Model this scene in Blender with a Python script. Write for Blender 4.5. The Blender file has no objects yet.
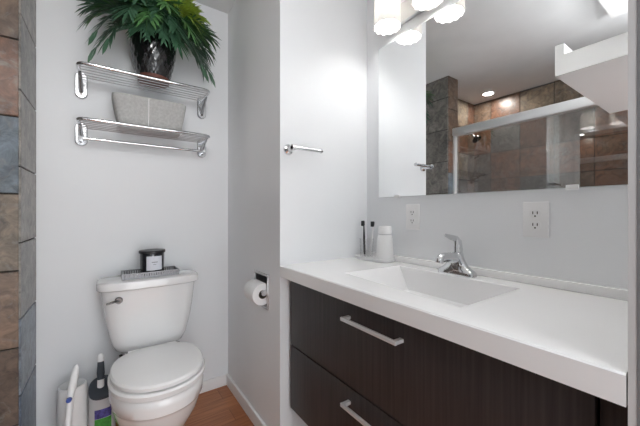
import bpy, bmesh, math, random
from mathutils import Vector, Matrix

# ------------------------------------------------------------------ base
# All lengths below are written in units of the camera height (1.13 m).
K = 1.13
PI = math.pi
sc = bpy.context.scene
C = sc.collection
rnd = random.Random(7)

# ------------------------------------------------------------------ camera
cam_d = bpy.data.cameras.new('camera')
cam_d.sensor_width = 36.0
cam_d.lens = 303.0 / 640.0 * 36.0
cam_d.shift_y = -1.0 / 640.0
cam_d.clip_start = 0.02
cam = bpy.data.objects.new('camera', cam_d)
C.objects.link(cam)
cam.location = (0, 0, K)
cam.rotation_euler = (PI / 2, 0, -math.radians(34.9))
sc.camera = cam

# ------------------------------------------------------------------ world, exposure
w = bpy.data.worlds.new('world')
sc.world = w
w.use_nodes = True
w.node_tree.nodes['Background'].inputs[0].default_value = (0.94, 0.97, 1.0, 1)
w.node_tree.nodes['Background'].inputs[1].default_value = 2.9
sc.view_settings.view_transform = 'Standard'
sc.view_settings.look = 'None'
sc.view_settings.gamma = 1.0
sc.view_settings.use_curve_mapping = False
sc.view_settings.exposure = 0.44
BULB = 40.0
# added fill light, unseen, under the ceiling drop; bright entrance ceiling hints at one
el = bpy.data.lights.new('entrance_fill', 'POINT')
el.energy = 12.0
el.shadow_soft_size = 0.12
el.color = (1.0, 0.99, 0.98)
elo = bpy.data.objects.new('entrance_fill', el)
C.objects.link(elo)
elo.location = (-0.10 * K, 0.02 * K, 1.93 * K)
DOWNLIGHT = 160.0

# ------------------------------------------------------------------ helpers
def s2l(c):
    c /= 255.0
    return c / 12.92 if c <= 0.04045 else ((c + 0.055) / 1.055) ** 2.4

def rgb(r, g, b):
    return (s2l(r), s2l(g), s2l(b), 1.0)

def mat(name, col, rough=0.5, metal=0.0, spec=0.5, noise=0.0, nscale=20.0, bump=0.0, bscale=60.0,
        stretch=(1, 1, 1), coat=0.0, emit=None, estr=0.0):
    m = bpy.data.materials.new(name)
    m.use_nodes = True
    nt = m.node_tree
    b = nt.nodes['Principled BSDF']
    b.inputs['Base Color'].default_value = col
    b.inputs['Roughness'].default_value = rough
    b.inputs['Metallic'].default_value = metal
    b.inputs['Specular IOR Level'].default_value = spec
    b.inputs['Coat Weight'].default_value = coat
    if emit:
        b.inputs['Emission Color'].default_value = emit
        b.inputs['Emission Strength'].default_value = estr
    if noise or bump:
        tc = nt.nodes.new('ShaderNodeTexCoord')
        mp = nt.nodes.new('ShaderNodeMapping')
        mp.inputs['Scale'].default_value = stretch
        nt.links.new(tc.outputs['Object'], mp.inputs[0])
    if noise:
        n = nt.nodes.new('ShaderNodeTexNoise')
        n.inputs['Scale'].default_value = nscale
        n.inputs['Detail'].default_value = 6
        nt.links.new(mp.outputs[0], n.inputs['Vector'])
        cr = nt.nodes.new('ShaderNodeValToRGB')
        lo = tuple(max(0, c * (1 - noise)) for c in col[:3]) + (1,)
        hi = tuple(min(1, c * (1 + noise)) for c in col[:3]) + (1,)
        cr.color_ramp.elements[0].position = 0.3
        cr.color_ramp.elements[1].position = 0.7
        cr.color_ramp.elements[0].color = lo
        cr.color_ramp.elements[1].color = hi
        nt.links.new(n.outputs['Fac'], cr.inputs[0])
        nt.links.new(cr.outputs[0], b.inputs['Base Color'])
    if bump:
        n2 = nt.nodes.new('ShaderNodeTexNoise')
        n2.inputs['Scale'].default_value = bscale
        n2.inputs['Detail'].default_value = 4
        nt.links.new(mp.outputs[0], n2.inputs['Vector'])
        bp = nt.nodes.new('ShaderNodeBump')
        bp.inputs['Strength'].default_value = bump
        bp.inputs['Distance'].default_value = 0.01
        nt.links.new(n2.outputs['Fac'], bp.inputs['Height'])
        nt.links.new(bp.outputs[0], b.inputs['Normal'])
    return m

def NB():
    return bmesh.new()

def box(bm, x0, x1, y0, y1, z0, z1, bev=0.0, seg=2):
    vs = [bm.verts.new((x, y, z)) for z in (z0, z1) for y in (y0, y1) for x in (x0, x1)]
    fs = []
    for q in ((0, 2, 3, 1), (4, 5, 7, 6), (0, 1, 5, 4), (2, 6, 7, 3), (0, 4, 6, 2), (1, 3, 7, 5)):
        fs.append(bm.faces.new([vs[i] for i in q]))
    if bev > 0:
        es = list({e for f in fs for e in f.edges})
        bmesh.ops.bevel(bm, geom=es, offset=bev, segments=seg, profile=0.5, affect='EDGES')
    return fs

def loft(bm, rings, cap=True, close=False):
    rs = [[bm.verts.new(p) for p in r] for r in rings]
    n = len(rs[0])
    m = len(rs)
    for i in range(m if close else m - 1):
        a, b = rs[i], rs[(i + 1) % m]
        for j in range(n):
            k = (j + 1) % n
            bm.faces.new((a[j], a[k], b[k], b[j]))
    if cap and not close:
        bm.faces.new(list(reversed(rs[0])))
        bm.faces.new(rs[-1])
    return rs

def tube(bm, pts, r, n=10, flat=None, cap=True):
    pts = [Vector(p) for p in pts]
    rads = r if isinstance(r, (list, tuple)) else [r] * len(pts)
    rings = []
    up = None
    for i, p in enumerate(pts):
        a = pts[max(0, i - 1)]
        b = pts[min(len(pts) - 1, i + 1)]
        t = (b - a).normalized()
        if up is None:
            up = Vector((0, 0, 1)) if abs(t.z) < 0.9 else Vector((0, 1, 0))
        s = t.cross(up).normalized()
        up = s.cross(t).normalized()
        ring = []
        for k in range(n):
            an = 2 * PI * k / n
            fw = flat if flat else 1.0
            ring.append(p + s * math.cos(an) * rads[i] + up * math.sin(an) * rads[i] * fw)
        rings.append(ring)
    loft(bm, rings, cap)

def arc_path(pts, rad, n=6):
    """round the inner corners of a polyline"""
    pts = [Vector(p) for p in pts]
    out = [pts[0]]
    for i in range(1, len(pts) - 1):
        p = pts[i]
        a = (pts[i - 1] - p).normalized()
        b = (pts[i + 1] - p).normalized()
        A = p + a * rad
        B = p + b * rad
        for k in range(n + 1):
            t = k / n
            out.append(A * (1 - t) ** 2 + p * 2 * t * (1 - t) + B * t * t)
    out.append(pts[-1])
    return out

def lathe(bm, prof, cx, cy, n=32, cap=True):
    loft(bm, [[(cx + r * math.cos(2 * PI * k / n), cy + r * math.sin(2 * PI * k / n), z) for k in range(n)]
              for r, z in prof], cap)

def rrect(cx, cy, hx, hy, z, e=6.0, n=40):
    out = []
    for k in range(n):
        a = 2 * PI * k / n
        c, s = math.cos(a), math.sin(a)
        out.append((cx + hx * math.copysign(abs(c) ** (2 / e), c), cy + hy * math.copysign(abs(s) ** (2 / e), s), z))
    return out

LOC = {}
def obj(name, bm, m, parent=None, smooth=True, loc=None, angle=0.6):
    """one mesh object; vertices are given in scene coordinates (camera heights)"""
    bmesh.ops.recalc_face_normals(bm, faces=bm.faces)
    org = Vector((0, 0, 0))
    if parent is not None:
        org = LOC[parent.name]
    elif loc is not None:
        org = Vector(loc)
    for v in bm.verts:
        v.co = (v.co - org) * K
    me = bpy.data.meshes.new(name)
    bm.to_mesh(me)
    bm.free()
    ms = m if isinstance(m, (list, tuple)) else [m]
    for q in ms:
        me.materials.append(q)
    if smooth:
        me.shade_smooth()
        try:
            me.set_sharp_from_angle(angle=angle)
        except Exception:
            pass
    o = bpy.data.objects.new(name, me)
    C.objects.link(o)
    if parent is not None:
        o.parent = parent
    else:
        o.location = org * K
    LOC[o.name] = org
    return o

def tag(o, label=None, cat=None, group=None, kind=None):
    if label: o['label'] = label
    if cat: o['category'] = cat
    if group: o['group'] = group
    if kind: o['kind'] = kind
    return o

def thing(name, label, cat, loc, group=None):
    o = bpy.data.objects.new(name, None)
    o.empty_display_size = 0.05
    C.objects.link(o)
    o.location = Vector(loc) * K
    LOC[o.name] = Vector(loc)
    return tag(o, label, cat, group)

def struct(name, bm, m, label, cat, parent=None, smooth=False):
    o = obj(name, bm, m, parent, smooth)
    if parent is None:
        tag(o, label, cat, kind='structure')
    return o

# ------------------------------------------------------------------ materials
M = {}
M['wall'] = mat('wall_paint', rgb(235, 237, 239), 0.45, noise=0.012, nscale=3, bump=0.02, bscale=180)
M['ceiling'] = mat('ceiling_paint', rgb(235, 237, 239), 0.8, noise=0.03, nscale=5, bump=0.05, bscale=90)
M['trim'] = mat('trim_paint', rgb(240, 240, 240), 0.3)
M['porcelain'] = mat('porcelain', rgb(240, 240, 240), 0.12, coat=0.5)
M['seat_plastic'] = mat('seat_plastic', rgb(242, 242, 242), 0.22)
M['chrome'] = mat('chrome', rgb(215, 216, 218), 0.08, 1.0)
M['plate'] = mat('plate_chrome', rgb(195, 196, 198), 0.24, 1.0)
M['jamb_grey'] = mat('jamb_paint', rgb(128, 128, 130), 0.5)
M['wire'] = mat('wire_chrome', rgb(170, 170, 172), 0.35, 0.85)
M['casing'] = mat('casing_paint', rgb(208, 208, 208), 0.4)
M['hall'] = mat('hall_block_grey', rgb(84, 86, 90), 0.7)  # dark grey of the added blocking wall, keeps bounce off the counter front
M['chrome_dark'] = mat('aged_chrome', rgb(95, 92, 92), 0.22, 1.0)
M['nickel'] = mat('brushed_nickel', rgb(205, 205, 206), 0.3, 1.0)
M['steel'] = mat('satin_aluminium', rgb(236, 237, 238), 0.38, 0.55)
M['counter'] = mat('cultured_marble', rgb(248, 248, 248), 0.1, coat=0.3)
M['white_plastic'] = mat('white_plastic', rgb(238, 238, 238), 0.3)
M['white_ceramic'] = mat('white_ceramic', rgb(240, 240, 240), 0.35)
M['black_plastic'] = mat('black_plastic', rgb(38, 38, 40), 0.35)
M['dark_slot'] = mat('dark_slot', rgb(40, 38, 38), 0.6)
M['charcoal'] = mat('charcoal_rubber', rgb(58, 64, 72), 0.5)
M['grey_plastic'] = mat('pale_grey_plastic', rgb(200, 200, 202), 0.4)
M['blue'] = mat('blue_plastic', rgb(40, 70, 150), 0.4)
M['black_glass'] = mat('black_glass', rgb(34, 37, 44), 0.12, coat=0.5)
M['label'] = mat('paper_label', rgb(222, 226, 234), 0.7)
M['label_ink'] = mat('label_ink', rgb(120, 125, 135), 0.7)
M['green'] = mat('green_print', rgb(70, 150, 60), 0.5, noise=0.35, nscale=60)
M['purple'] = mat('purple_print', rgb(78, 72, 140), 0.5, noise=0.6, nscale=70)
M['felt'] = mat('grey_felt', rgb(186, 186, 184), 0.95, noise=0.12, nscale=90, bump=0.3, bscale=300)
M['paper'] = mat('tissue_paper', rgb(240, 240, 240), 0.95, bump=0.1, bscale=200)
M['card'] = mat('cardboard', rgb(120, 110, 100), 0.9)
M['vase'] = mat('black_glazed_ceramic', rgb(20, 20, 22), 0.14, coat=0.6)
M['vase_base'] = mat('red_brown_clay', rgb(110, 66, 54), 0.6, noise=0.15, nscale=30)
M['leaf_dark'] = mat('dark_leaf', rgb(72, 110, 84), 0.32, noise=0.3, nscale=14)
M['leaf_mid'] = mat('green_leaf', rgb(92, 140, 84), 0.42, noise=0.3, nscale=14)
M['leaf_light'] = mat('lime_leaf', rgb(176, 200, 84), 0.45, noise=0.3, nscale=14)
M['grout'] = mat('dark_grout', rgb(56, 52, 48), 0.9)
M['silver'] = mat('hammered_silver', rgb(125, 125, 127), 0.35, 0.7)

def wood_floor():
    m = bpy.data.materials.new('oak_floor')
    m.use_nodes = True
    nt = m.node_tree
    b = nt.nodes['Principled BSDF']
    tc = nt.nodes.new('ShaderNodeTexCoord')
    br = nt.nodes.new('ShaderNodeTexBrick')
    br.offset = 0.37
    br.inputs['Color1'].default_value = rgb(186, 124, 82)
    br.inputs['Color2'].default_value = rgb(166, 106, 68)
    br.inputs['Mortar'].default_value = rgb(120, 74, 46)
    br.inputs['Scale'].default_value = 1.0
    br.inputs['Mortar Size'].default_value = 0.0012
    br.inputs['Brick Width'].default_value = 0.9
    br.inputs['Row Height'].default_value = 0.115
    nt.links.new(tc.outputs['Object'], br.inputs['Vector'])
    mp = nt.nodes.new('ShaderNodeMapping')
    mp.inputs['Scale'].default_value = (1.6, 22, 1)
    nt.links.new(tc.outputs['Object'], mp.inputs[0])
    n = nt.nodes.new('ShaderNodeTexNoise')
    n.inputs['Scale'].default_value = 3.0
    n.inputs['Detail'].default_value = 8
    nt.links.new(mp.outputs[0], n.inputs['Vector'])
    cr = nt.nodes.new('ShaderNodeValToRGB')
    cr.color_ramp.elements[0].color = (0.72, 0.68, 0.66, 1)
    cr.color_ramp.elements[1].color = (1.12, 1.1, 1.08, 1)
    cr.color_ramp.elements[0].position = 0.3
    cr.color_ramp.elements[1].position = 0.7
    nt.links.new(n.outputs['Fac'], cr.inputs[0])
    mx = nt.nodes.new('ShaderNodeMix')
    mx.data_type = 'RGBA'
    mx.blend_type = 'MULTIPLY'
    mx.inputs[0].default_value = 1.0
    nt.links.new(br.outputs['Color'], mx.inputs[6])
    nt.links.new(cr.outputs[0], mx.inputs[7])
    nt.links.new(mx.outputs[2], b.inputs['Base Color'])
    b.inputs['Roughness'].default_value = 0.4
    return m
M['floor'] = wood_floor()

def dark_wood():
    m = bpy.data.materials.new('espresso_wood')
    m.use_nodes = True
    nt = m.node_tree
    b = nt.nodes['Principled BSDF']
    tc = nt.nodes.new('ShaderNodeTexCoord')
    mp = nt.nodes.new('ShaderNodeMapping')
    mp.inputs['Scale'].default_value = (30, 130, 3.0)
    nt.links.new(tc.outputs['Object'], mp.inputs[0])
    n = nt.nodes.new('ShaderNodeTexNoise')
    n.inputs['Scale'].default_value = 1.0
    n.inputs['Detail'].default_value = 6
    nt.links.new(mp.outputs[0], n.inputs['Vector'])
    cr = nt.nodes.new('ShaderNodeValToRGB')
    cr.color_ramp.elements[0].position = 0.32
    cr.color_ramp.elements[1].position = 0.7
    cr.color_ramp.elements[0].color = rgb(44, 38, 38)
    cr.color_ramp.elements[1].color = rgb(62, 55, 54)
    nt.links.new(n.outputs['Fac'], cr.inputs[0])
    nt.links.new(cr.outputs[0], b.inputs['Base Color'])
    b.inputs['Roughness'].default_value = 0.5
    return m
M['wood'] = dark_wood()

def slate():
    """each tile carries its own stone tint in the 'tint' attribute"""
    m = bpy.data.materials.new('slate_tile')
    m.use_nodes = True
    nt = m.node_tree
    b = nt.nodes['Principled BSDF']
    at = nt.nodes.new('ShaderNodeVertexColor')
    at.layer_name = 'tint'
    tc = nt.nodes.new('ShaderNodeTexCoord')
    def noise(scale, detail, rough=0.6, dist=0.0):
        n = nt.nodes.new('ShaderNodeTexNoise')
        n.inputs['Scale'].default_value = scale
        n.inputs['Detail'].default_value = detail
        n.inputs['Roughness'].default_value = rough
        n.inputs['Distortion'].default_value = dist
        nt.links.new(tc.outputs['Object'], n.inputs['Vector'])
        return n
    def ramp(src, p0, p1, c0, c1):
        r = nt.nodes.new('ShaderNodeValToRGB')
        r.color_ramp.elements[0].position = p0
        r.color_ramp.elements[1].position = p1
        r.color_ramp.elements[0].color = c0
        r.color_ramp.elements[1].color = c1
        nt.links.new(src, r.inputs[0])
        return r
    def mix(bt, fac, a, c):
        x = nt.nodes.new('ShaderNodeMix')
        x.data_type = 'RGBA'
        x.blend_type = bt
        if isinstance(fac, float): x.inputs[0].default_value = fac
        else: nt.links.new(fac, x.inputs[0])
        nt.links.new(a, x.inputs[6])
        if isinstance(c, tuple): x.inputs[7].default_value = c
        else: nt.links.new(c, x.inputs[7])
        return x.outputs[2]
    n1 = noise(16, 9, 0.68, 0.9)
    r1 = ramp(n1.outputs['Fac'], 0.34, 0.68, (0.42, 0.42, 0.43, 1), (1.62, 1.6, 1.58, 1))
    c1 = mix('MULTIPLY', 1.0, at.outputs['Color'], r1.outputs[0])
    n2 = noise(11, 7, 0.65, 1.6)
    r2 = ramp(n2.outputs['Fac'], 0.54, 0.70, (0, 0, 0, 1), (0.6, 0.6, 0.6, 1))
    sep = nt.nodes.new('ShaderNodeSeparateColor')
    nt.links.new(at.outputs['Color'], sep.inputs[0])
    # warm tiles take blue-grey blotches
    c2 = mix('MIX', r2.outputs[0], c1, rgb(134, 132, 128))
    b.inputs['Roughness'].default_value = 0.36
    b.inputs['Specular IOR Level'].default_value = 0.7
    nt.links.new(c2, b.inputs['Base Color'])
    bp = nt.nodes.new('ShaderNodeBump')
    bp.inputs['Strength'].default_value = 0.16
    bp.inputs['Distance'].default_value = 0.006
    nt.links.new(n1.outputs['Fac'], bp.inputs['Height'])
    nt.links.new(bp.outputs[0], b.inputs['Normal'])
    return m
M['slate'] = slate()

def clear_glass(name, col, r0):
    m = bpy.data.materials.new(name)
    m.use_nodes = True
    nt = m.node_tree
    nt.nodes.remove(nt.nodes['Principled BSDF'])
    out = nt.nodes['Material Output']
    # mirror share of the pane: r0 face on, rising towards grazing angles (the same from both sides)
    lw = nt.nodes.new('ShaderNodeLayerWeight')
    lw.inputs['Blend'].default_value = 0.5
    pw = nt.nodes.new('ShaderNodeMath'); pw.operation = 'POWER'
    pw.inputs[1].default_value = 4.0
    fr = nt.nodes.new('ShaderNodeMath'); fr.operation = 'MULTIPLY_ADD'
    fr.inputs[1].default_value = 0.8
    fr.inputs[2].default_value = r0
    nt.links.new(lw.outputs['Facing'], pw.inputs[0])
    nt.links.new(pw.outputs[0], fr.inputs[0])
    tr = nt.nodes.new('ShaderNodeBsdfTransparent')
    tr.inputs[0].default_value = col
    gl = nt.nodes.new('ShaderNodeBsdfGlossy')
    gl.inputs['Roughness'].default_value = 0.0
    mx = nt.nodes.new('ShaderNodeMixShader')
    nt.links.new(fr.outputs[0], mx.inputs[0])
    nt.links.new(tr.outputs[0], mx.inputs[1])
    nt.links.new(gl.outputs[0], mx.inputs[2])
    nt.links.new(mx.outputs[0], out.inputs[0])
    return m
M['shower_glass'] = clear_glass('shower_glass', (0.96, 0.97, 0.965, 1), 0.13)
M['tumbler_glass'] = clear_glass('tumbler_glass', (0.99, 0.99, 0.99, 1), 0.03)
M['mirror'] = mat('mirror_silver', (0.93, 0.94, 0.94, 1), 0.0, 1.0)
M['mirror_edge'] = mat('mirror_edge', rgb(215, 222, 222), 0.15)

def frosted():
    m = bpy.data.materials.new('frosted_shade')
    m.use_nodes = True
    nt = m.node_tree
    nt.nodes.remove(nt.nodes['Principled BSDF'])
    out = nt.nodes['Material Output']
    d = nt.nodes.new('ShaderNodeBsdfDiffuse')
    d.inputs[0].default_value = (0.8, 0.79, 0.78, 1)
    t = nt.nodes.new('ShaderNodeBsdfTranslucent')
    t.inputs[0].default_value = (0.6, 0.59, 0.57, 1)
    mx = nt.nodes.new('ShaderNodeMixShader')
    mx.inputs[0].default_value = 0.28
    nt.links.new(d.outputs[0], mx.inputs[1])
    nt.links.new(t.outputs[0], mx.inputs[2])
    nt.links.new(mx.outputs[0], out.inputs[0])
    return m
M['shade'] = frosted()
M['bulb'] = mat('lit_bulb', (1, 1, 1, 1), 0.5, emit=(1.0, 0.985, 0.96, 1), estr=BULB)
M['downlight'] = mat('lit_lens', (1, 1, 1, 1), 0.5, emit=(1.0, 0.95, 0.88, 1), estr=DOWNLIGHT)

# ------------------------------------------------------------------ setting
H = 2.153                      # ceiling
XV = 1.052                     # vanity wall
XS = 0.570                     # wall beside the toilet
YS = 1.100                     # short wall with the towel arm
YB = 1.754                     # back wall
XP0, XP1, YP = -0.405, -0.2536, 1.475   # tiled partition
XSH = -1.132                   # back of the shower
YN = 0.0884                    # near wall

bm = NB(); box(bm, XSH - .1, XV + .1, -1.1, YB + .1, -.05, 0)
struct('floor', bm, M['floor'], 'warm brown wood plank floor', 'floor')
bm = NB(); box(bm, XSH - .1, XV + .1, -.1, YB + .1, H, H + .05)
struct('ceiling', bm, M['ceiling'], 'flat pale grey ceiling', 'ceiling')
bm = NB(); box(bm, XSH - .1, XS + .1, YB, YB + .1, 0, H)
struct('wall_back', bm, M['wall'], 'pale wall behind the toilet', 'wall')

# wall beside the toilet with the recess of the paper holder cut out
ry0, ry1, rz0, rz1 = 1.213, 1.347, .583, .7175
bm = NB()
box(bm, XS, XS + .07, YS, ry0, 0, H)
box(bm, XS, XS + .07, ry1, YB, 0, H)
box(bm, XS, XS + .07, ry0, ry1, 0, rz0)
box(bm, XS, XS + .07, ry0, ry1, rz1, H)
struct('wall_side', bm, M['wall'], 'narrow pale wall right of the toilet', 'wall')
bm = NB(); box(bm, XS + .07, XV, YS, YS + .06, 0, H)
struct('wall_return', bm, M['wall'], 'short pale return wall left of the vanity', 'wall')
bm = NB(); box(bm, XV, XV + .1, -.1, YB, 0, H)
struct('wall_vanity', bm, M['wall'], 'pale wall behind mirror and vanity', 'wall')
bm = NB(); box(bm, -.37, -.27, -1.1, -.1, 0, H)  # unseen wall added to block oblique world light from the counter front
struct('hall_light_block', bm, M['hall'], 'unseen grey wall added behind the viewer to block side light', 'wall')
bm = NB(); box(bm, .59, XV, -.1, YN, 0, H)
struct('wall_near', bm, M['wall'], 'pale wall at the right end of the vanity', 'wall')
bm = NB(); box(bm, XS, .60, YN, .0968, 0, H)
struct('trim_1', bm, M['casing'], 'white corner casing at the right edge of the vanity', 'trim')
bm = NB(); box(bm, -.27, XV, -.02, .468, 2.11, H)
struct('trim_2', bm, M['trim'], 'white ceiling drop above the entrance seen in the mirror', 'trim')
bm = NB(); box(bm, .5695, .59, .079, .0882, 0, H)
struct('trim_4', bm, M['jamb_grey'], 'grey strip along the casing at the right edge', 'trim')
bm = NB()
box(bm, -.262, .568, -.02, .475, 1.565, 1.645)
box(bm, .568, .59, -.02, YN, 1.565, 1.645)
box(bm, -.262, .568, .445, .475, 1.645, 1.69)
struct('trim_3', bm, M['trim'], 'white overhead ledge with raised back lip seen in the mirror', 'trim')

# baseboards
bm = NB()
box(bm, XP1, XS - .012, YB - .012, YB, 0, .062, .003)
struct('baseboard_back', bm, M['trim'], 'white baseboard along the wall behind the toilet', 'baseboard')
bm = NB()
box(bm, XS - .012, XS, YS, YB, 0, .062, .003)
struct('baseboard_side', bm, M['trim'], 'white baseboard along the wall right of the toilet', 'baseboard')

# slate tiles: each face of a tiled wall is laid tile by tile on a grout bed
T = 0.3048 / K
PAL = dict(rust=(112, 80, 62), brown=(106, 88, 74), umber=(94, 80, 70), blue=(88, 98, 106), grey=(128, 124, 118),
           pale=(138, 136, 132), steel=(108, 118, 128), navy=(92, 106, 124), dark=(84, 80, 78), tan=(128, 114, 98))
def tile_face(bm, lay, o, u, v, n, W, Ht, offu, offv, pick):
    o, u, v, n = Vector(o), Vector(u), Vector(v), Vector(n)
    g = .0028
    th = .006
    iu = math.floor(-offu / T) if offu > 0 else 0
    ua = offu - T if offu > 0 else 0.0
    i = 0
    while ua < W - 1e-4:
        a0, a1 = max(0, ua), min(W, ua + T)
        va = offv - T if offv > 0 else 0.0
        j = 0
        while va < Ht - 1e-4:
            b0, b1 = max(0, va), min(Ht, va + T)
            if a1 - a0 > 2.2 * g and b1 - b0 > 2.2 * g:
                col = PAL[pick(i, j)]
                k = rnd.uniform(.9, 1.1)
                cc = tuple(s2l(min(255, c * k)) for c in col) + (1,)
                q = []
                for d, ins in ((0, g), (th - .0012, g), (th, g + .0015)):
                    q.append([bm.verts.new(o + u * uu + v * vv + n * d) for uu, vv in
                              ((a0 + ins, b0 + ins), (a1 - ins, b0 + ins), (a1 - ins, b1 - ins), (a0 + ins, b1 - ins))])
                fs = [bm.faces.new(q[2])]
                for r in range(2):
                    for e in range(4):
                        fs.append(bm.faces.new((q[r][e], q[r][(e + 1) % 4], q[r + 1][(e + 1) % 4], q[r + 1][e])))
                for f in fs:
                    f.material_index = 1
                    for lp in f.loops:
                        lp[lay] = cc
            va += T
            j += 1
        ua += T
        i += 1

def warm(seed, opts):
    r = random.Random(seed)
    tab = {}
    def f(i, j):
        if (i, j) not in tab:
            tab[(i, j)] = r.choice(opts)
        return tab[(i, j)]
    return f

def tiled(name, boxes, faces, label, cat='wall'):
    bm = NB()
    lay = bm.loops.layers.float_color.new('tint')
    for b_ in boxes:
        for f in box(bm, *b_):
            f.material_index = 0
    for fc in faces:
        tile_face(bm, lay, *fc)
    return struct(name, bm, [M['grout'], M['slate']], label, cat)

# heights of the joints on the partition: side face and end face are laid half out of step
ZA = 1.70 - 6 * T              # side face (towards the toilet)
ZB = 1.603 - 5 * T             # end face (towards the room)
side_cols = ['navy', 'navy', 'steel', 'pale', 'grey', 'grey', 'grey', 'grey', 'grey']
end_cols = ['umber', 'umber', 'brown', 'tan', 'blue', 'rust', 'brown', 'brown', 'umber']
e = .006
tiled('wall_partition',
      [(XP0 + e, XP1 - e, YP + e, YB, 0, H)],
      [((XP1 - e, YP + .003, 0), (0, 1, 0), (0, 0, 1), (1, 0, 0), YB - YP - .003, H, 0, ZA, lambda i, j: side_cols[min(j, 8)]),
       ((XP0 + .003, YP + e, 0), (1, 0, 0), (0, 0, 1), (0, -1, 0), XP1 - XP0 - .006, H, 0, ZB, lambda i, j: end_cols[min(j, 8)]),
       ((XP0 + e, YP + .003, 0), (0, 1, 0), (0, 0, 1), (-1, 0, 0), YB - YP - .012, H, 0, ZB,
        warm(3, ['rust', 'brown', 'umber', 'tan']))],
      'slate tiled partition between toilet and shower')
mixd = ['rust', 'rust', 'brown', 'umber', 'tan', 'blue', 'dark', 'brown', 'rust']
tiled('wall_shower_back', [(XSH - .05, XSH, .1, YB, 0, H)],
      [((XSH, .1, 0), (0, 1, 0), (0, 0, 1), (1, 0, 0), YB - .1, H, .10, ZB, warm(11, mixd))],
      'slate tiled back wall of the shower seen in the mirror')
tiled('wall_shower_end', [(XSH, XP0, YB - .03, YB, 0, H)],
      [((XSH + .006, YB - .03, 0), (1, 0, 0), (0, 0, 1), (0, -1, 0), XP0 - XSH - .012, H, .13, ZB, warm(5, ['rust', 'brown', 'rust', 'umber', 'tan']))],
      'slate tiled end wall of the shower behind the shower head')
tiled('wall_shower_near', [(XSH, -.27, -.1, .094, 0, H)],
      [((XSH + .006, .094, 0), (1, 0, 0), (0, 0, 1), (0, 1, 0), -.27 - XSH - .012, H, .1, ZB, warm(8, mixd))],
      'slate tiled near end wall of the shower')

# ------------------------------------------------------------------ shower door
sd = thing('shower_door', 'sliding glass shower door with wide satin metal header', 'shower door', (-.335, .8, 0))
GX = -.335
y0, y1 = .1005, YP - .0005
bm = NB(); box(bm, GX - .03, GX + .03, y0, y1, 1.645, 1.712, .008, 3); obj('header_rail', bm, M['steel'], sd)
bm = NB(); box(bm, GX - .02, GX + .02, y1 - .022, y1, .04, 1.645, .004); obj('jamb', bm, M['steel'], sd)
bm = NB(); box(bm, GX - .02, GX + .02, y0, y0 + .022, .04, 1.645, .004); obj('jamb', bm, M['steel'], sd)
bm = NB(); box(bm, GX - .03, GX + .03, y0, y1, .0, .04, .004); obj('bottom_track', bm, M['steel'], sd)
for gx, a, b in ((GX - .013, .735, y1 - .024), (GX + .013, y0 + .024, .80)):
    bm = NB(); box(bm, gx - .003, gx + .003, a, b, .045, 1.645); obj('glass_panel', bm, M['shower_glass'], sd, False)

# shower head on its arm
sh = thing('shower_head', 'dark round shower head on the tiled end wall', 'shower head', (-.93, YB - .036, 1.78))
bm = NB()
tube(bm, arc_path([(-.93, YB - .037, 1.80), (-.93, YB - .10, 1.80), (-.93, YB - .14, 1.76)], .03), .009)
obj('arm', bm, M['chrome_dark'], sh)
bm = NB()
d = Vector((0, -.62, -.78))
c0 = Vector((-.93, YB - .14, 1.76))
tube(bm, [c0, c0 + d * .02, c0 + d * .03, c0 + d * .045], [.012, .018, .042, .045], 20)
obj('spray_head', bm, M['chrome_dark'], sh)

dl = thing('downlight', 'lit round recessed light in the ceiling above the shower', 'ceiling light', (-.93, 1.48, H))
bm = NB(); lathe(bm, [(.062, H), (.060, H - .006), (.044, H - .008), (.044, H - .001)], -.93, 1.48, 32, False)
obj('trim_ring', bm, M['white_plastic'], dl)
bm = NB(); lathe(bm, [(.043, H - .002), (.042, H - .005)], -.93, 1.48, 32)
obj('lens', bm, M['downlight'], dl)

# ------------------------------------------------------------------ mirror, light bar
my0, my1, mz0, mz1 = .13, 1.018, 1.067, 1.768
mr = thing('wall_mirror', 'large frameless mirror above the vanity', 'mirror', (XV, .57, mz0))
bm = NB()
box(bm, XV - .005, XV - .0005, my0, my1, mz0, mz1)
obj('backing_glass', bm, M['mirror_edge'], mr, False)
bm = NB()
vs = [bm.verts.new(p) for p in ((XV - .0053, my0 + .001, mz0 + .001), (XV - .0053, my1 - .001, mz0 + .001),
                                (XV - .0053, my1 - .001, mz1 - .001), (XV - .0053, my0 + .001, mz1 - .001))]
vb = [bm.verts.new((XV - .005, v.co.y, v.co.z)) for v in vs]
bm.faces.new(vs); bm.faces.new(vb)
for i in range(4):
    bm.faces.new((vs[i], vs[(i + 1) % 4], vb[(i + 1) % 4], vb[i]))
obj('silvered_face', bm, M['mirror'], mr, False)
for cy in (.904, .2866):
    bm = NB(); box(bm, XV - .011, XV - .0005, cy - .014, cy + .014, mz0 - .006, mz0 + .008, .002)
    obj('clip', bm, M['white_plastic'], mr)

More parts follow.
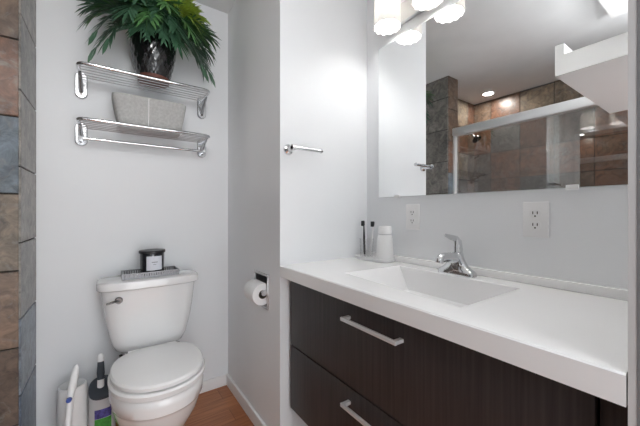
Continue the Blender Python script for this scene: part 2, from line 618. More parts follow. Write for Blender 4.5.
LY = [.898, .698, .498, .298]
lx = XV - .075
lb = thing('vanity_light', 'four lamp vanity light bar above the mirror', 'light fixture', (XV, .6, 1.84))
bm = NB(); box(bm, XV - .022, XV, .22, .98, 1.815, 1.90, .006, 3); obj('backplate', bm, M['nickel'], lb)
for y in LY:
    bm = NB()
    tube(bm, arc_path([(XV - .02, y, 1.86), (XV - .045, y, 1.985), (lx, y, 1.985), (lx, y, 1.95)], .018), .007)
    lathe(bm, [(.022, 1.935), (.026, 1.945), (.022, 1.962), (.008, 1.966)], lx, y, 24)
    obj('arm', bm, M['nickel'], lb)
    bm = NB()
    nf = 48
    rings = []
    for r0, z, sc_ in ((.020, 1.937, 0), (.046, 1.934, .2), (.054, 1.925, .5), (.055, 1.86, 1), (.0565, 1.79, 1.4),
                       (.0545, 1.787, 1.4), (.052, 1.795, 1), (.051, 1.86, 1), (.050, 1.920, .5), (.042, 1.929, .2), (.018, 1.931, 0)):
        ring = []
        for k in range(nf):
            a = 2 * PI * k / nf
            rr = r0 + sc_ * .0022 * abs(math.cos(a * 6)) - sc_ * .0012
            zz = z + (.004 * abs(math.sin(a * 6)) if z < 1.80 else 0)
            ring.append((lx + rr * math.cos(a), y + rr * math.sin(a), zz))
        rings.append(ring)
    loft(bm, rings, False)
    s_ = obj('lamp_shade', bm, M['shade'], lb)
    bm = NB()
    lathe(bm, [(.010, 1.928), (.013, 1.90), (.026, 1.872), (.032, 1.845), (.027, 1.820), (.014, 1.808), (.003, 1.805)], lx, y, 20)
    obj('bulb', bm, M['bulb'], s_)

# ------------------------------------------------------------------ outlets
def outlet(cy, cz, label):
    t = thing('electrical_outlet', label, 'outlet', (XV, cy, cz), 'outlets on the vanity wall')
    bm = NB(); box(bm, XV - .005, XV, cy - .034, cy + .034, cz - .053, cz + .053, .002); obj('cover_plate', bm, M['white_plastic'], t)
    for dz in (-.0175, .0175):
        bm = NB()
        r1 = [(XV - .0049, cy + (p[0]), cz + dz + p[1]) for p in [(.0150 * math.cos(a), max(-.0125, min(.0125, .0155 * math.sin(a)))) for a in [2 * PI * k / 28 for k in range(28)]]]
        r2 = [(XV - .0068, p[1], p[2]) for p in r1]
        loft(bm, [r1, r2])
        rc = obj('receptacle', bm, M['white_plastic'], t)
        bm = NB()
        for sy in (-.0058, .0058):
            box(bm, XV - .0072, XV - .0060, cy + sy - .0012, cy + sy + .0012, cz + dz - .001, cz + dz + .0072)
        tube(bm, [(XV - .0060, cy, cz + dz - .0068), (XV - .0072, cy, cz + dz - .0068)], .0025, 10)
        obj('slots', bm, M['dark_slot'], rc)
outlet(.822, .979, 'small white double outlet beside the faucet, left one below the mirror')
outlet(.375, .977, 'white double outlet under the right half of the mirror')

# ------------------------------------------------------------------ vanity cabinet
vx = .6065
vc = thing('vanity_cabinet', 'dark espresso wood floating vanity cabinet with two drawers', 'cabinet', (.82, .6, .206))
cy0, cy1 = .1005, YS - .003
bm = NB()
box(bm, vx + .019, XV - .002, cy1 - .016, cy1, .212, .737)
box(bm, vx + .019, XV - .002, cy0, cy0 + .016, .212, .737)
box(bm, vx + .019, XV - .002, cy0 + .016, cy1 - .016, .212, .228)
box(bm, XV - .014, XV - .002, cy0 + .016, cy1 - .016, .228, .737)
box(bm, vx + .019, vx + .034, cy0 + .016, cy1 - .016, .452, .472)
box(bm, vx + .019, vx + .034, cy0 + .016, cy1 - .016, .715, .737)
obj('carcass', bm, M['wood'], vc, False)
bm = NB(); box(bm, vx + .006, vx + .018, cy0, .1345, .206, .735, .001); obj('filler_panel', bm, M['wood'], vc)
for z0, z1, hz in ((.4650, .732, .677), (.206, .4600, .417)):
    bm = NB(); box(bm, vx, vx + .018, .1387, 1.079, z0, z1, .0012); dr = obj('drawer', bm, M['wood'], vc)
    bm = NB()
    box(bm, vx - .032, vx - .024, .502, .718, hz - .0055, hz + .0055, .0015)
    for y in (.509, .711):
        box(bm, vx - .026, vx + .001, y - .006, y + .006, hz - .0045, hz + .0045)
    tag(obj('handle', bm, M['steel'], dr), 'brushed metal bar handle')

# ------------------------------------------------------------------ countertop with moulded basin
ct = thing('countertop', 'glossy white vanity countertop with moulded rectangular basin', 'countertop', (.81, .6, .738))
zt = .783
bm = NB()
xo0, xo1, yo0, yo1 = .5685, XV - .0005, .0985, YS - .0005
outer = [(xo0, yo0), (xo1, yo0), (xo1, yo1), (xo0, yo1)]
rim = [(.655, .380), (.967, .380), (.969, .825), (.690, .838)]
def inset(q, dl, dr, df, dbk):
    (ax, ay), (bx, by), (cx_, cy_), (dx, dy) = q
    return [(ax + df, ay + dr), (bx - dbk, by + dr), (cx_ - dbk, cy_ - dl), (dx + df, dy - dl)]
rim2 = inset(rim, .004, .004, .004, .003)
flo = inset(rim, .055, .055, .05, .014)
flo2 = inset(rim, .075, .075, .07, .026)
def ringv(q, z):
    return [bm.verts.new((x, y, z)) for x, y in q]
b0 = .003
o2 = [(xo0 + b0, yo0), (xo1, yo0), (xo1, yo1), (xo0 + b0, yo1)]
R = [ringv(outer, .738), ringv(outer, zt - b0), ringv(o2, zt), ringv(rim, zt), ringv(rim2, zt - .003), ringv(flo, zt - .085), ringv(flo2, zt - .095)]
for a, b in zip(R, R[1:]):
    for i in range(4):
        bm.faces.new((a[i], a[(i + 1) % 4], b[(i + 1) % 4], b[i]))
bm.faces.new(R[-1])
# underside returns to the outer shell of the basin
sk = [ringv(inset(rim, -.01, -.01, -.01, -.006), .738), ringv(inset(rim, .04, .04, .035, .006), zt - .11)]
for i in range(4):
    bm.faces.new((R[0][i], R[0][(i + 1) % 4], sk[0][(i + 1) % 4], sk[0][i]))
    bm.faces.new((sk[0][i], sk[0][(i + 1) % 4], sk[1][(i + 1) % 4], sk[1][i]))
bm.faces.new(sk[1])
obj('basin_top', bm, M['counter'], ct, True, angle=.35)
bm = NB(); box(bm, XV - .016, XV - .0005, .0985, YS - .0005, zt, zt + .026, .003); obj('backsplash', bm, M['counter'], ct)
bm = NB(); lathe(bm, [(.022, zt - .095), (.022, zt - .092), (.017, zt - .091), (.014, zt - .094)], .85, .6, 24); obj('drain', bm, M['chrome'], ct)

# ------------------------------------------------------------------ faucet
fx, fy = .992, .592
fc = thing('faucet', 'chrome single lever basin faucet with arched handle', 'faucet', (fx, fy, zt))
bm = NB()
loft(bm, [rrect(fx, fy, .026, .066, zt, 3.5), rrect(fx, fy, .026, .066, zt + .010, 3.5), rrect(fx, fy, .023, .062, zt + .018, 3.2),
          rrect(fx, fy, .021, .054, zt + .022, 2.6), rrect(fx, fy, .020, .040, zt + .034, 2.2), rrect(fx, fy, .020, .028, zt + .052, 2.0),
          rrect(fx, fy, .020, .021, zt + .070, 2.0), rrect(fx, fy, .014, .015, zt + .076, 2.0)])
obj('body', bm, M['chrome'], fc)
bm = NB()
tube(bm, [(fx + .005, fy, zt + .056), (fx - .03, fy, zt + .062), (fx - .07, fy, zt + .066), (fx - .092, fy, zt + .064), (fx - .101, fy, zt + .058), (fx - .103, fy, zt + .050)],
     [.020, .018, .016, .0145, .0135, .013], 16)
obj('spout', bm, M['chrome'], fc)
bm = NB()
tube(bm, [(fx - .006, fy, zt + .066), (fx - .004, fy, zt + .122)], [.007, .006], 12)
tube(bm, [(fx + .018, fy, zt + .045), (fx + .026, fy, zt + .085), (fx + .020, fy, zt + .110), (fx + .002, fy, zt + .123),
          (fx - .03, fy, zt + .130), (fx - .07, fy, zt + .140)], [.013, .012, .0115, .0105, .009, .005], 14, flat=.35)
obj('lever', bm, M['chrome'], fc)
bm = NB()
tube(bm, [(fx + .030, fy, zt + .018), (fx + .030, fy, zt + .06)], .003, 8)
lathe(bm, [(.004, zt + .058), (.0075, zt + .064), (.006, zt + .072), (.002, zt + .074)], fx + .030, fy, 14)
obj('lift_rod', bm, M['chrome'], fc)

# ------------------------------------------------------------------ items on the counter
tx, ty = .988, .988
bm = NB()
loft(bm, [rrect(tx, ty, .043, .098, zt + .0005, 3), rrect(tx, ty, .047, .104, zt + .006, 3), rrect(tx, ty, .048, .105, zt + .014, 3),
          rrect(tx, ty, .045, .102, zt + .014, 3), rrect(tx, ty, .043, .099, zt + .008, 3), rrect(tx, ty, .02, .06, zt + .0075, 3)])
tag(obj('vanity_tray', bm, M['white_ceramic'], None, loc=(tx, ty, zt)), 'white oblong tray in the back left corner of the countertop', 'tray')
zb = zt + .0082
bm = NB()
lathe(bm, [(.0001, zb), (.036, zb), (.0375, zb + .004), (.034, zb + .075), (.0315, zb + .098), (.0285, zb + .108), (.0275, zb + .111), (.0275, zb + .114), (.0285, zb + .117),
           (.0285, zb + .140), (.0265, zb + .146), (.002, zb + .148)], .992, .925, 32)
t = thing('lotion_bottle', 'tapered white bottle with rounded cap on the vanity tray', 'bottle', (.992, .925, zb))
obj('bottle_body', bm, M['white_ceramic'], t)
bm = NB(); lathe(bm, [(.0279, zb + .110), (.0288, zb + .111), (.0288, zb + .1135), (.0279, zb + .1145)], .992, .925, 32, False)
obj('neck_ring', bm, M['grey_plastic'], t)
gx_, gy_ = .995, 1.043
bm = NB()
lathe(bm, [(.0001, zb), (.028, zb), (.030, zb + .002), (.033, zb + .085), (.0315, zb + .085), (.0285, zb + .006), (.0001, zb + .006)], gx_, gy_, 28, False)
tag(obj('tumbler', bm, M['tumbler_glass'], None, loc=(gx_, gy_, zb)), 'clear tumbler holding two toothbrushes on the vanity tray', 'tumbler')
def toothbrush(a, b, handle, label):
    a, b = Vector(a), Vector(b)
    d = (b - a)
    t = thing('toothbrush', label, 'toothbrush', a, 'toothbrushes in the tumbler')
    bm = NB()
    tube(bm, [a, a + d * .1, a + d * .5, a + d * .75, a + d * .85], [.004, .0052, .0052, .0035, .003], 10); obj('handle', bm, handle, t)
    bm = NB()
    c = a + d * .92
    tube(bm, [a + d * .85, a + d * .87, a + d * .98, b], [.003, .0055, .0055, .003], 10, flat=.6)
    box(bm, c.x - .013, c.x - .002, c.y - .006, c.y + .006, c.z - .012, c.z + .013, .002)
    obj('brush_head', bm, M['black_plastic'], t)
toothbrush((1.000, 1.062, zb + .0075), (.985, 1.052, zb + .168), M['black_plastic'], 'toothbrush with dark handle leaning left in the tumbler')
toothbrush((1.005, 1.032, zb + .0075), (1.010, 1.012, zb + .165), M['white_plastic'], 'toothbrush with white handle and dark head in the tumbler')

# ------------------------------------------------------------------ towel arm on the short wall
ta = thing('towel_bar', 'small chrome open towel arm on the wall left of the mirror', 'towel bar', (.605, YS, 1.256))
bm = NB()
tube(bm, [(.605, YS, 1.256), (.605, YS - .010, 1.256), (.605, YS - .016, 1.256), (.605, YS - .055, 1.256)], [.021, .021, .012, .010], 20)
obj('wall_post', bm, M['chrome'], ta)
bm = NB()
tube(bm, [(.593, YS - .055, 1.256), (.597, YS - .055, 1.256)], .0125, 16)
tube(bm, [(.593, YS - .055, 1.256), (.732, YS - .055, 1.256)], .0075, 14)
tube(bm, [(.732, YS - .055, 1.256), (.734, YS - .055, 1.256), (.739, YS - .055, 1.256)], [.0075, .0105, .0085], 14)
obj('bar', bm, M['chrome'], ta)

# ------------------------------------------------------------------ toilet paper holder and roll
th = thing('toilet_paper_holder', 'recessed chrome toilet paper holder in the wall right of the toilet', 'paper holder', (XS, 1.28, .65))
bm = NB()
for q in ((1.203, 1.357, .7165, .7275), (1.203, 1.357, .573, .584), (1.203, 1.214, .584, .7165), (1.346, 1.357, .584, .7165)):
    box(bm, XS - .006, XS, *q, .0018)
obj('frame', bm, M['nickel'], th)
bm = NB()
d_ = .055
box(bm, XS + d_, XS + d_ + .004, ry0, ry1, rz0, rz1)
box(bm, XS, XS + d_, ry0, ry0 + .003, rz0, rz1)
box(bm, XS, XS + d_, ry1 - .003, ry1, rz0, rz1)
box(bm, XS, XS + d_, ry0 + .003, ry1 - .003, rz0, rz0 + .003)
box(bm, XS, XS + d_, ry0 + .003, ry1 - .003, rz1 - .003, rz1)
obj('recess', bm, M['nickel'], th, False)
bm = NB()
rx, rz = XS - .018, .648
tube(bm, [(rx, 1.2185, rz), (rx, 1.3415, rz)], .0095, 16)
for y in (1.2170, 1.3430):
    tube(bm, [(rx, y - .003, rz), (rx, y + .003, rz)], .0125, 16)
for y in (1.2170, 1.3430):
    box(bm, rx, XS + .02, y - .0025, y + .0025, rz - .009, rz + .009)
obj('roller', bm, M['chrome'], th)
bm = NB()
prof = [(.0195, 1.227), (.047, 1.227), (.0478, 1.229), (.0478, 1.331), (.047, 1.333), (.0195, 1.333)]
loft(bm, [[(rx + r * math.cos(2 * PI * k / 40), y, rz - .008 + r * math.sin(2 * PI * k / 40)) for k in range(40)] for r, y in prof], False, True)
tp = thing('toilet_paper', 'white toilet paper roll in the recessed wall holder', 'toilet paper', (rx, 1.28, rz - .008))
obj('paper', bm, M['paper'], tp)
bm = NB()
prof = [(.0192, 1.2268), (.0192, 1.3332), (.0180, 1.3332), (.0180, 1.2268)]
loft(bm, [[(rx + r * math.cos(2 * PI * k / 32), y, rz - .008 + r * math.sin(2 * PI * k / 32)) for k in range(32)] for r, y in prof], False, True)
obj('cardboard_core', bm, M['card'], tp)

# ------------------------------------------------------------------ toilet
tc_ = .163
toi = thing('toilet', 'white two piece toilet with closed lid', 'toilet', (tc_, 1.45, 0))
def tank_ring(hw, yf, yb, z, e=5.0, bow=.012, n=48):
    cy = (yf + yb) / 2
    hy = (yb - yf) / 2
    out = []
    for x, y, zz in rrect(tc_, cy, hw, hy, z, e, n):
        if y < cy:
            y -= bow * (1 - ((x - tc_) / hw) ** 2)
        out.append((x, y, zz))
    return out
bm = NB()
yb_ = YB - .018
prof = [(.090, 1.640, .360), (.118, 1.610, .364), (.138, 1.594, .380), (.152, 1.585, .412), (.163, 1.579, .455), (.174, 1.574, .51), (.184, 1.570, .58), (.192, 1.566, .658)]
loft(bm, [tank_ring(hw, yf, yb_, z, 5.0 if z > .41 else 4.0) for hw, yf, z in prof])
obj('tank', bm, M['porcelain'], toi)
bm = NB()
loft(bm, [tank_ring(.201, 1.559, yb_, .659), tank_ring(.2065, 1.553, yb_ + .004, .664), tank_ring(.2075, 1.552, yb_ + .005, .684),
          tank_ring(.205, 1.555, yb_ + .003, .694), tank_ring(.198, 1.562, yb_ - .004, .698), tank_ring(.10, 1.62, yb_ - .05, .699)])
obj('tank_lid', bm, M['porcelain'], toi)
bm = NB()
lx_, lz_ = .036, .620
tube(bm, [(lx_, 1.569, lz_), (lx_, 1.560, lz_), (lx_, 1.553, lz_)], [.015, .015, .012], 20)
tube(bm, [(lx_, 1.556, lz_), (lx_ - .02, 1.548, lz_ - .002), (lx_ - .045, 1.546, lz_ - .006)], [.006, .0055, .0045], 10, flat=.8)
tag(obj('flush_lever', bm, M['chrome_dark'], toi), 'dark metal flush lever')

def egg(hw, yf, yb, z, yc=None, n=56, eb=2.6):
    if yc is None: yc = yf + (yb - yf) * .55
    out = []
    for k in range(n):
        a = 2 * PI * k / n
        c, s = math.cos(a), math.sin(a)
        if s < 0:
            x = hw * math.copysign(abs(c) ** (2 / 2.15), c)
            y = yc + (yc - yf) * -abs(s) ** (2 / 2.15)
        else:
            x = hw * math.copysign(abs(c) ** (2 / eb), c)
            y = yc + (yb - yc) * abs(s) ** (2 / eb)
        out.append((tc_ + .004 + x, y, z))
    return out
bm = NB()
loft(bm, [egg(.112, 1.30, 1.70, 0, 1.52), egg(.110, 1.30, 1.70, .02, 1.52), egg(.100, 1.315, 1.69, .035, 1.52), egg(.100, 1.305, 1.69, .08, 1.50),
          egg(.116, 1.275, 1.69, .13, 1.47), egg(.135, 1.240, 1.69, .18, 1.44), egg(.150, 1.212, 1.70, .225, 1.41), egg(.159, 1.195, 1.70, .268, 1.40),
          egg(.162, 1.189, 1.70, .282, 1.40), egg(.166, 1.181, 1.71, .286, 1.40), egg(.168, 1.177, 1.71, .318, 1.40), egg(.166, 1.179, 1.71, .340, 1.40),
          egg(.160, 1.186, 1.70, .345, 1.40)])
obj('bowl', bm, M['porcelain'], toi, angle=.9)
bm = NB(); box(bm, tc_ - .105, tc_ + .105, 1.575, YB - .03, .30, .358, .01, 3); obj('tank_shelf', bm, M['porcelain'], toi)
bm = NB()
loft(bm, [egg(.161, 1.185, 1.545, .3475), egg(.169, 1.175, 1.548, .3510), egg(.171, 1.172, 1.549, .3680), egg(.166, 1.178, 1.546, .3745)])
obj('seat', bm, M['seat_plastic'], toi)
bm = NB()
loft(bm, [egg(.158, 1.190, 1.545, .3775), egg(.1635, 1.183, 1.548, .3800), egg(.1640, 1.182, 1.548, .3920), egg(.159, 1.188, 1.545, .3990),
          egg(.148, 1.20, 1.53, .4015), egg(.09, 1.27, 1.49, .4035), egg(.03, 1.35, 1.43, .404)])
obj('seat_lid', bm, M['seat_plastic'], toi)
for sx in (-.075, .075):
    bm = NB()
    tube(bm, [(tc_ + sx - .02, 1.552, .384), (tc_ + sx + .02, 1.552, .384)], .012, 14)
    obj('hinge', bm, M['seat_plastic'], toi)
for sx in (-.105, .105):
    bm = NB()
    lathe(bm, [(.012, .318), (.012, .330), (.007, .333), (.007, .361)], tc_ + sx + math.copysign(.013, sx), 1.62, 14)
    tag(obj('tank_bolt', bm, M['chrome_dark'], toi), 'dark metal tank bolt')

# ------------------------------------------------------------------ tray and candle on the tank
zl = .6995
bm = NB()
x0, x1, yy0, yy1 = .047, .280, 1.588, 1.704
box(bm, x0, x1, yy0, yy1, zl, zl + .005)
ns = 24
for i in range(ns):
    xa = x0 + (x1 - x0) * i / ns
    wv = (x1 - x0) / ns
    for ya in (yy0, yy1 - .005):
        box(bm, xa + .0012, xa + wv - .0012, ya, ya + .005, zl + .005, zl + .020)
for i in range(8):
    ya = yy0 + (yy1 - yy0) * i / 8
    for xa in (x0, x1 - .005):
        box(bm, xa, xa + .005, ya + .001, ya + .0095, zl + .005, zl + .020)
for q in ((x0, x1, yy0, yy0 + .006), (x0, x1, yy1 - .006, yy1), (x0, x0 + .006, yy0 + .006, yy1 - .006), (x1 - .006, x1, yy0 + .006, yy1 - .006)):
    box(bm, *q, zl + .020, zl + .025)
tag(obj('candle_tray', bm, M['silver'], None, False, loc=(.165, 1.64, zl)), 'narrow silver tray on the toilet tank lid', 'tray')
cx_, cy_, cz_ = .171, 1.647, zl + .0055
cd = thing('candle', 'black glass jar candle with white label and flat black lid', 'candle', (cx_, cy_, cz_))
bm = NB(); lathe(bm, [(.046, cz_), (.0505, cz_ + .004), (.0515, cz_ + .097), (.050, cz_ + .100)], cx_, cy_, 40); obj('jar', bm, M['black_glass'], cd)
bm = NB(); lathe(bm, [(.054, cz_ + .1005), (.056, cz_ + .102), (.056, cz_ + .112), (.054, cz_ + .114), (.01, cz_ + .1145)], cx_, cy_, 40); obj('jar_lid', bm, M['black_plastic'], cd)
def patch(r, a0, a1, z0, z1, n=12):
    b = NB()
    for rr in (r,):
        v0 = [b.verts.new((cx_ + rr * math.cos(a0 + (a1 - a0) * k / n), cy_ + rr * math.sin(a0 + (a1 - a0) * k / n), z0)) for k in range(n + 1)]
        v1 = [b.verts.new((v.co.x, v.co.y, z1)) for v in v0]
        w0 = [b.verts.new((cx_ + (v.co.x - cx_) * .985, cy_ + (v.co.y - cy_) * .985, z0)) for v in v0]
        w1 = [b.verts.new((v.co.x, v.co.y, z1)) for v in w0]
        for k in range(n):
            b.faces.new((v0[k], v0[k + 1], v1[k + 1], v1[k]))
            b.faces.new((w0[k], w1[k], w1[k + 1], w0[k + 1]))
        b.faces.new((v0[0], v1[0], w1[0], w0[0])); b.faces.new((v0[n], w0[n], w1[n], v1[n]))
        for k in range(n):
            b.faces.new((v1[k], v1[k + 1], w1[k + 1], w1[k])); b.faces.new((v0[k], w0[k], w0[k + 1], v0[k + 1]))
    return b
ac = math.atan2(-1.645, -.171) + .20
lbl = obj('label', patch(.0523, ac - .66, ac + .66, cz_ + .024, cz_ + .089), M['label'], cd)
tag(lbl, 'white paper label')
b1 = patch(.0526, ac - .24, ac + .24, cz_ + .060, cz_ + .063)
obj('print', b1, M['label_ink'], lbl)
obj('print', patch(.0526, ac - .12, ac + .12, cz_ + .050, cz_ + .052), M['label_ink'], lbl)

# ------------------------------------------------------------------ toilet brush corner
hx, hy = -.124, 1.632
hb = thing('brush_holder', 'white rounded open top holder on the floor beside the tiled partition', 'brush holder', (hx, hy, 0))
bm = NB()
lathe(bm, [(.049, 0), (.0525, .006), (.052, .15), (.051, .262), (.048, .277), (.043, .280), (.040, .272), (.039, .15), (.036, .02), (.001, .018)], hx, hy, 40)
obj('canister', bm, M['white_plastic'], hb)
bm = NB()
pts = [(-.133, 1.468, .012), (-.131, 1.490, .10), (-.128, 1.515, .19), (-.125, 1.538, .26), (-.120, 1.552, .30), (-.113, 1.566, .34), (-.109, 1.576, .368), (-.108, 1.580, .378)]
wd = thing('toilet_wand', 'white slim cleaning wand with blue button leaning on the white holder', 'toilet wand', (-.133, 1.468, 0))
tube(bm, pts, [.012, .0105, .010, .0105, .0135, .014, .0095, .0045], 16, flat=.8); obj('wand_handle', bm, M['white_plastic'], wd)
bm = NB()
tube(bm, [(-.126, 1.530, .268), (-.1265, 1.514, .2715)], [.009, .0085], 14); tag(obj('button', bm, M['blue'], wd), 'blue button')
bm = NB()
lathe(bm, [(.014, .0), (.026, .001), (.027, .006), (.020, .022), (.012, .028)], -.133, 1.468, 20); obj('wand_head', bm, M['white_plastic'], wd)

px, py = -.022, 1.612
pc = thing('caddy', 'pale grey cleaning caddy with dark slanted rim between holder and toilet', 'caddy', (px, py, 0))
def caddy_ring(h0, z, slope=0.0, hw=.047, hd=.044, e=2.4):
    return [(x, y, z + slope * (y - (py - hd)) / (2 * hd)) for x, y, _ in rrect(px, py, hw + h0, hd + h0, 0, e, 40)]
bm = NB()
loft(bm, [caddy_ring(-.001, 0), caddy_ring(.001, .005), caddy_ring(.001, .12), caddy_ring(0, .212, .05)])
obj('caddy_body', bm, M['grey_plastic'], pc)
bm = NB()
loft(bm, [caddy_ring(.001, .213, .05), caddy_ring(.0015, .215, .052), caddy_ring(.001, .219, .054), caddy_ring(-.003, .2195, .054), caddy_ring(-.006, .2185, .052), caddy_ring(-.03, .2180, .050)])
tag(obj('caddy_rim', bm, M['charcoal'], pc), 'dark charcoal slanted rim')
bm = NB()
# printed label on the lower right of the caddy front
def lab(z0, z1, a0, a1, m, nm):
    b = NB()
    rows = []
    n = 10
    for z in (z0, z1):
        rows.append([])
        for k in range(n + 1):
            a = a0 + (a1 - a0) * k / n
            c, s = math.cos(a), math.sin(a)
            rows[-1].append((px + .0500 * math.copysign(abs(c) ** (2 / 2.4), c), py + .0460 * math.copysign(abs(s) ** (2 / 2.4), s), z))
    f0 = [[b.verts.new(p) for p in r] for r in rows]
    f1 = [[b.verts.new((px + (p[0] - px) * .975, py + (p[1] - py) * .975, p[2])) for p in r] for r in rows]
    for k in range(n):
        b.faces.new((f0[0][k], f0[0][k + 1], f0[1][k + 1], f0[1][k]))
        b.faces.new((f1[0][k], f1[1][k], f1[1][k + 1], f1[0][k + 1]))
        b.faces.new((f0[1][k], f0[1][k + 1], f1[1][k + 1], f1[1][k]))
        b.faces.new((f0[0][k], f1[0][k], f1[0][k + 1], f0[0][k + 1]))
    b.faces.new((f0[0][0], f0[1][0], f1[1][0], f1[0][0])); b.faces.new((f0[0][n], f1[0][n], f1[1][n], f0[1][n]))
    return tag(obj(nm, b, m, pc), None)
bm.free()
tag(lab(.135, .172, -2.05, -.95, M['purple'], 'printed_band'), 'purple and blue printed label')
tag(lab(.040, .133, -2.05, -.95, M['green'], 'printed_band'), 'green printed label')
bs = thing('toilet_brush', 'brush with charcoal grip and pale tip standing in the grey caddy', 'brush', (px - .006, py + .01, .23))
bm = NB(); tube(bm, [(px - .006, py + .006, .236), (px - .006, py + .010, .275)], [.0125, .0125], 14, flat=.7); obj('shaft', bm, M['white_plastic'], bs)
bm = NB(); tube(bm, [(px - .006, py + .010, .275), (px - .006, py + .014, .30), (px - .006, py + .020, .348)], [.0125, .0145, .0115], 14, flat=.7); tag(obj('grip', bm, M['charcoal'], bs), 'charcoal grip')
bm = NB(); tube(bm, [(px - .006, py + .020, .348), (px - .006, py + .023, .372), (px - .006, py + .024, .382)], [.0115, .0105, .006], 14, flat=.7); obj('handle_tip', bm, M['white_plastic'], bs)

# ------------------------------------------------------------------ towel racks
def rack(zs, label, plates, bar, nw, slope=0.0):
    x0, x1 = -.104, .4195
    yf = 1.569
    t = thing('towel_rack', label, 'towel rack', (.16, YB, zs), 'chrome racks above the toilet')
    bm = NB()
    tube(bm, arc_path([(x0, YB - .012, zs), (x0, yf, zs), (x1, yf, zs), (x1, YB - .012, zs)], .035, 8), .0075, 14)
    obj('frame_rail', bm, M['chrome'], t)
    bm = NB()
    for i in range(nw):
        y = yf + .028 + (YB - .03 - yf - .028) * i / (nw - 1)
        tube(bm, [(x0 + .002, y, zs - .004), (x1 - .002, y, zs - .004)], .0024, 8)
    obj('shelf_wires', bm, M['wire'], t)
    for x in (x0 + .002, x1 + .002):
        bm = NB()
        za, zb_ = plates
        ring = []
        n = 32
        hw = .023
        for k in range(n):
            a = 2 * PI * k / n
            zc = (zb_ - hw) if math.sin(a) >= 0 else (za + hw)
            ring.append((x + hw * math.cos(a), zc + hw * math.sin(a)))
        loft(bm, [[(q[0], YB - .0005, q[1]) for q in ring], [(q[0], YB - .009, q[1]) for q in ring],
                  [(x + (q[0] - x) * .85, YB - .013, (q[1] - (za + zb_) / 2) * .95 + (za + zb_) / 2) for q in ring]])
        # arm from the plate up to the rail
        tube(bm, [(x, YB - .012, za + .03), (x, YB - .03, za + .045), (x, YB - .10, zs - .004)], [.010, .009, .006], 10)
        wp = obj('wall_plate', bm, M['plate'], t)
        bm = NB(); tube(bm, [(x, YB - .012, za + .018), (x, YB - .0155, za + .018)], .0055, 12)
        obj('screw', bm, M['chrome_dark'], wp)
    if bar:
        bm = NB()
        yb2, zb2 = 1.690, bar
        tube(bm, [(x0 + .002, yb2, zb2), (x1 + .002, yb2, zb2)], .0065, 12)
        for x in (x0 + .002, x1 + .002):
            tube(bm, [(x, YB - .010, zb2), (x, yb2 - .008, zb2)], .009, 12)
        obj('towel_rail', bm, M['chrome'], t)
    return t
rack(1.609, 'upper chrome wire rack carrying the potted fern', (1.515, 1.635), None, 5)
rack(1.382, 'lower chrome wire rack with towel rail, carrying the grey bin', (1.30, 1.405), 1.325, 5)

# ------------------------------------------------------------------ grey fabric bin on the lower rack
bz = 1.3835
bt = thing('fabric_bin', 'grey felt storage bin on the lower chrome rack', 'bin', (.163, 1.665, bz))
bm = NB()
def binr(ins, z, e=7):
    return rrect(.165, 1.668, .155 - ins, .070 - ins * .6, z, e, 56)
loft(bm, [binr(.028, bz), binr(.024, bz + .006), binr(.012, bz + .07), binr(.001, bz + .137), binr(.001, bz + .143), binr(.005, bz + .145), binr(.010, bz + .142), binr(.022, bz + .07), binr(.034, bz + .012)])
obj('bin_body', bm, M['felt'], bt)
bm = NB()
fr = [(.152, 1.668 - .0705 + .0155, bz + .012), (.152, 1.668 - .0705 + .0075, bz + .07), (.152, 1.668 - .0705 + .0005, bz + .138)]
tube(bm, fr, .0018, 6)
tag(obj('seam', bm, M['white_plastic'], bt), 'pale vertical seam')

# ------------------------------------------------------------------ potted fern on the upper rack
vz = 1.6155
vxc, vyc = .178, 1.652
pf = thing('potted_fern', 'arching green palm fern in a black diamond textured vase', 'plant', (vxc, vyc, vz))
bm = NB(); lathe(bm, [(.056, vz), (.066, vz + .003), (.069, vz + .024)], vxc, vyc, 36); tag(obj('pot_base', bm, M['vase_base'], pf), 'red brown base of the vase')
bm = NB()
rows, nn = 22, 72
rings = []
for i in range(rows):
    s = i / (rows - 1)
    z = vz + .0245 + s * .190
    r = .068 + .030 * math.sin(min(1.0, s * 1.05) * PI / 2)
    ring = []
    for k in range(nn):
        a = 2 * PI * k / nn
        dm = abs(math.sin(a * 9 + s * 11)) * abs(math.sin(a * 9 - s * 11))
        rr = r + .0045 * dm - .002
        ring.append((vxc + rr * math.cos(a), vyc + rr * math.sin(a), z))
    rings.append(ring)
for r, z in ((.094, vz + .217), (.088, vz + .215), (.085, vz + .185), (.04, vz + .18)):
    rings.append([(vxc + r * math.cos(2 * PI * k / nn), vyc + r * math.sin(2 * PI * k / nn), z) for k in range(nn)])
loft(bm, rings)
obj('vase', bm, M['vase'], pf, angle=1.2)

def leaflet(bm, p, d, up, L, W):
    d = d.normalized()
    s = d.cross(up).normalized()
    n = s.cross(d).normalized()
    pts = []
    for f, wf, dr in ((0, .35, 0), (.3, .95, -.01), (.7, .9, -.06), (1, .04, -.14)):
        c = p + d * (L * f) + Vector((0, 0, dr * L))
        pts.append((c - s * W * wf + n * W * .25 * wf, c, c + s * W * wf + n * W * .25 * wf))
    vs = [[bm.verts.new(q) for q in r] for r in pts]
    for a, b in zip(vs, vs[1:]):
        for i in range(2):
            bm.faces.new((a[i], a[i + 1], b[i + 1], b[i]))

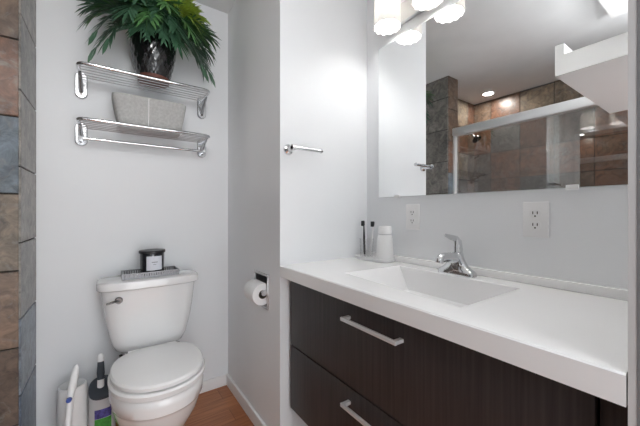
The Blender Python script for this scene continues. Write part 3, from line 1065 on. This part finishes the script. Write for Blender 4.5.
def frond(az, L, dz, arch, m, ll=.092, n=12):
    bm = NB()
    dirh = Vector((math.cos(az), math.sin(az), 0))
    base = Vector((vxc, vyc, vz + .185)) + dirh * .03
    pts = []
    N = 20
    for i in range(N + 1):
        s = i / N
        pts.append(base + dirh * (L * s) + Vector((0, 0, arch * 4 * s * (1 - s) + dz * s)))
    tube(bm, pts, [.0042 * (1 - .75 * i / N) for i in range(N + 1)], 6)
    side = dirh.cross(Vector((0, 0, 1))).normalized()
    for i in range(n):
        s = .28 + .70 * (i + .5) / n
        k = min(N - 1, int(s * N))
        f = s * N - k
        p = pts[k].lerp(pts[k + 1], f)
        t = (pts[k + 1] - pts[k]).normalized()
        up = side.cross(t).normalized()
        if up.z < 0: up = -up
        l = ll * (.65 + .55 * math.sin(PI * min(1, (s - .1) * .95))) * rnd.uniform(.9, 1.1)
        for sg in (-1, 1):
            an = math.radians(66 - 34 * s + rnd.uniform(-4, 4))
            d = t * math.cos(an) + side * sg * math.sin(an) + up * rnd.uniform(.02, .16) - Vector((0, 0, .12))
            leaflet(bm, p, d, up, l, .0070)
    leaflet(bm, pts[-1], (pts[-1] - pts[-2]), Vector((0, 0, 1)) if abs((pts[-1] - pts[-2]).normalized().z) < .9 else side, ll * .8, .008)
    for v in bm.verts:
        lim = YB - .012
        if v.co.y > lim:
            v.co.y = lim - .012 * rnd.random()
        if v.co.z > H - .02:
            v.co.z = H - .02 - .01 * rnd.random()
    return obj('frond', bm, m, pf, True, angle=1.5)
D, G, Lm = M['leaf_dark'], M['leaf_mid'], M['leaf_light']
rad = math.radians
FR = [  # azimuth, length, height of the tip over the base, arch, material  (270 deg faces the room, 180 left, 0 right)
    (180, .21, .10, .07, D), (196, .22, .01, .09, D), (189, .195, -.095, .09, D), (208, .17, -.07, .10, D), (217, .21, .10, .09, D),
    (203, .22, .16, .06, G), (184, .20, .05, .09, G), (199, .20, -.04, .10, D), (2, .215, .05, .09, D), (-11, .22, -.08, .10, D), (6, .205, -.03, .11, D), (-28, .19, -.08, .10, D),
    (-17, .21, .10, .08, G), (-22, .22, .02, .10, G), (-4, .22, .12, .07, D), (236, .17, .03, .09, D), (256, .14, .03, .09, G), (276, .13, .05, .10, D),
    (296, .14, .03, .09, D), (312, .17, .04, .10, G), (246, .11, .0, .08, D), (268, .10, .005, .08, D), (288, .11, .0, .08, D), (306, .12, -.02, .08, D),
    (200, .13, .18, .05, G), (-20, .14, .18, .05, Lm), (260, .11, .17, .06, Lm), (280, .15, .11, .08, G), (245, .15, .11, .08, D),
    (300, .12, .18, .05, Lm), (40, .10, .19, .04, Lm), (150, .09, .19, .03, G), (172, .18, .15, .06, D), (-40, .18, .14, .06, Lm),
    (225, .16, .15, .06, G), (8, .18, .14, .06, D), (318, .16, .11, .08, Lm)]
for az, L, dz, arch, m in FR:
    frond(rad(az), L, dz, arch, m)
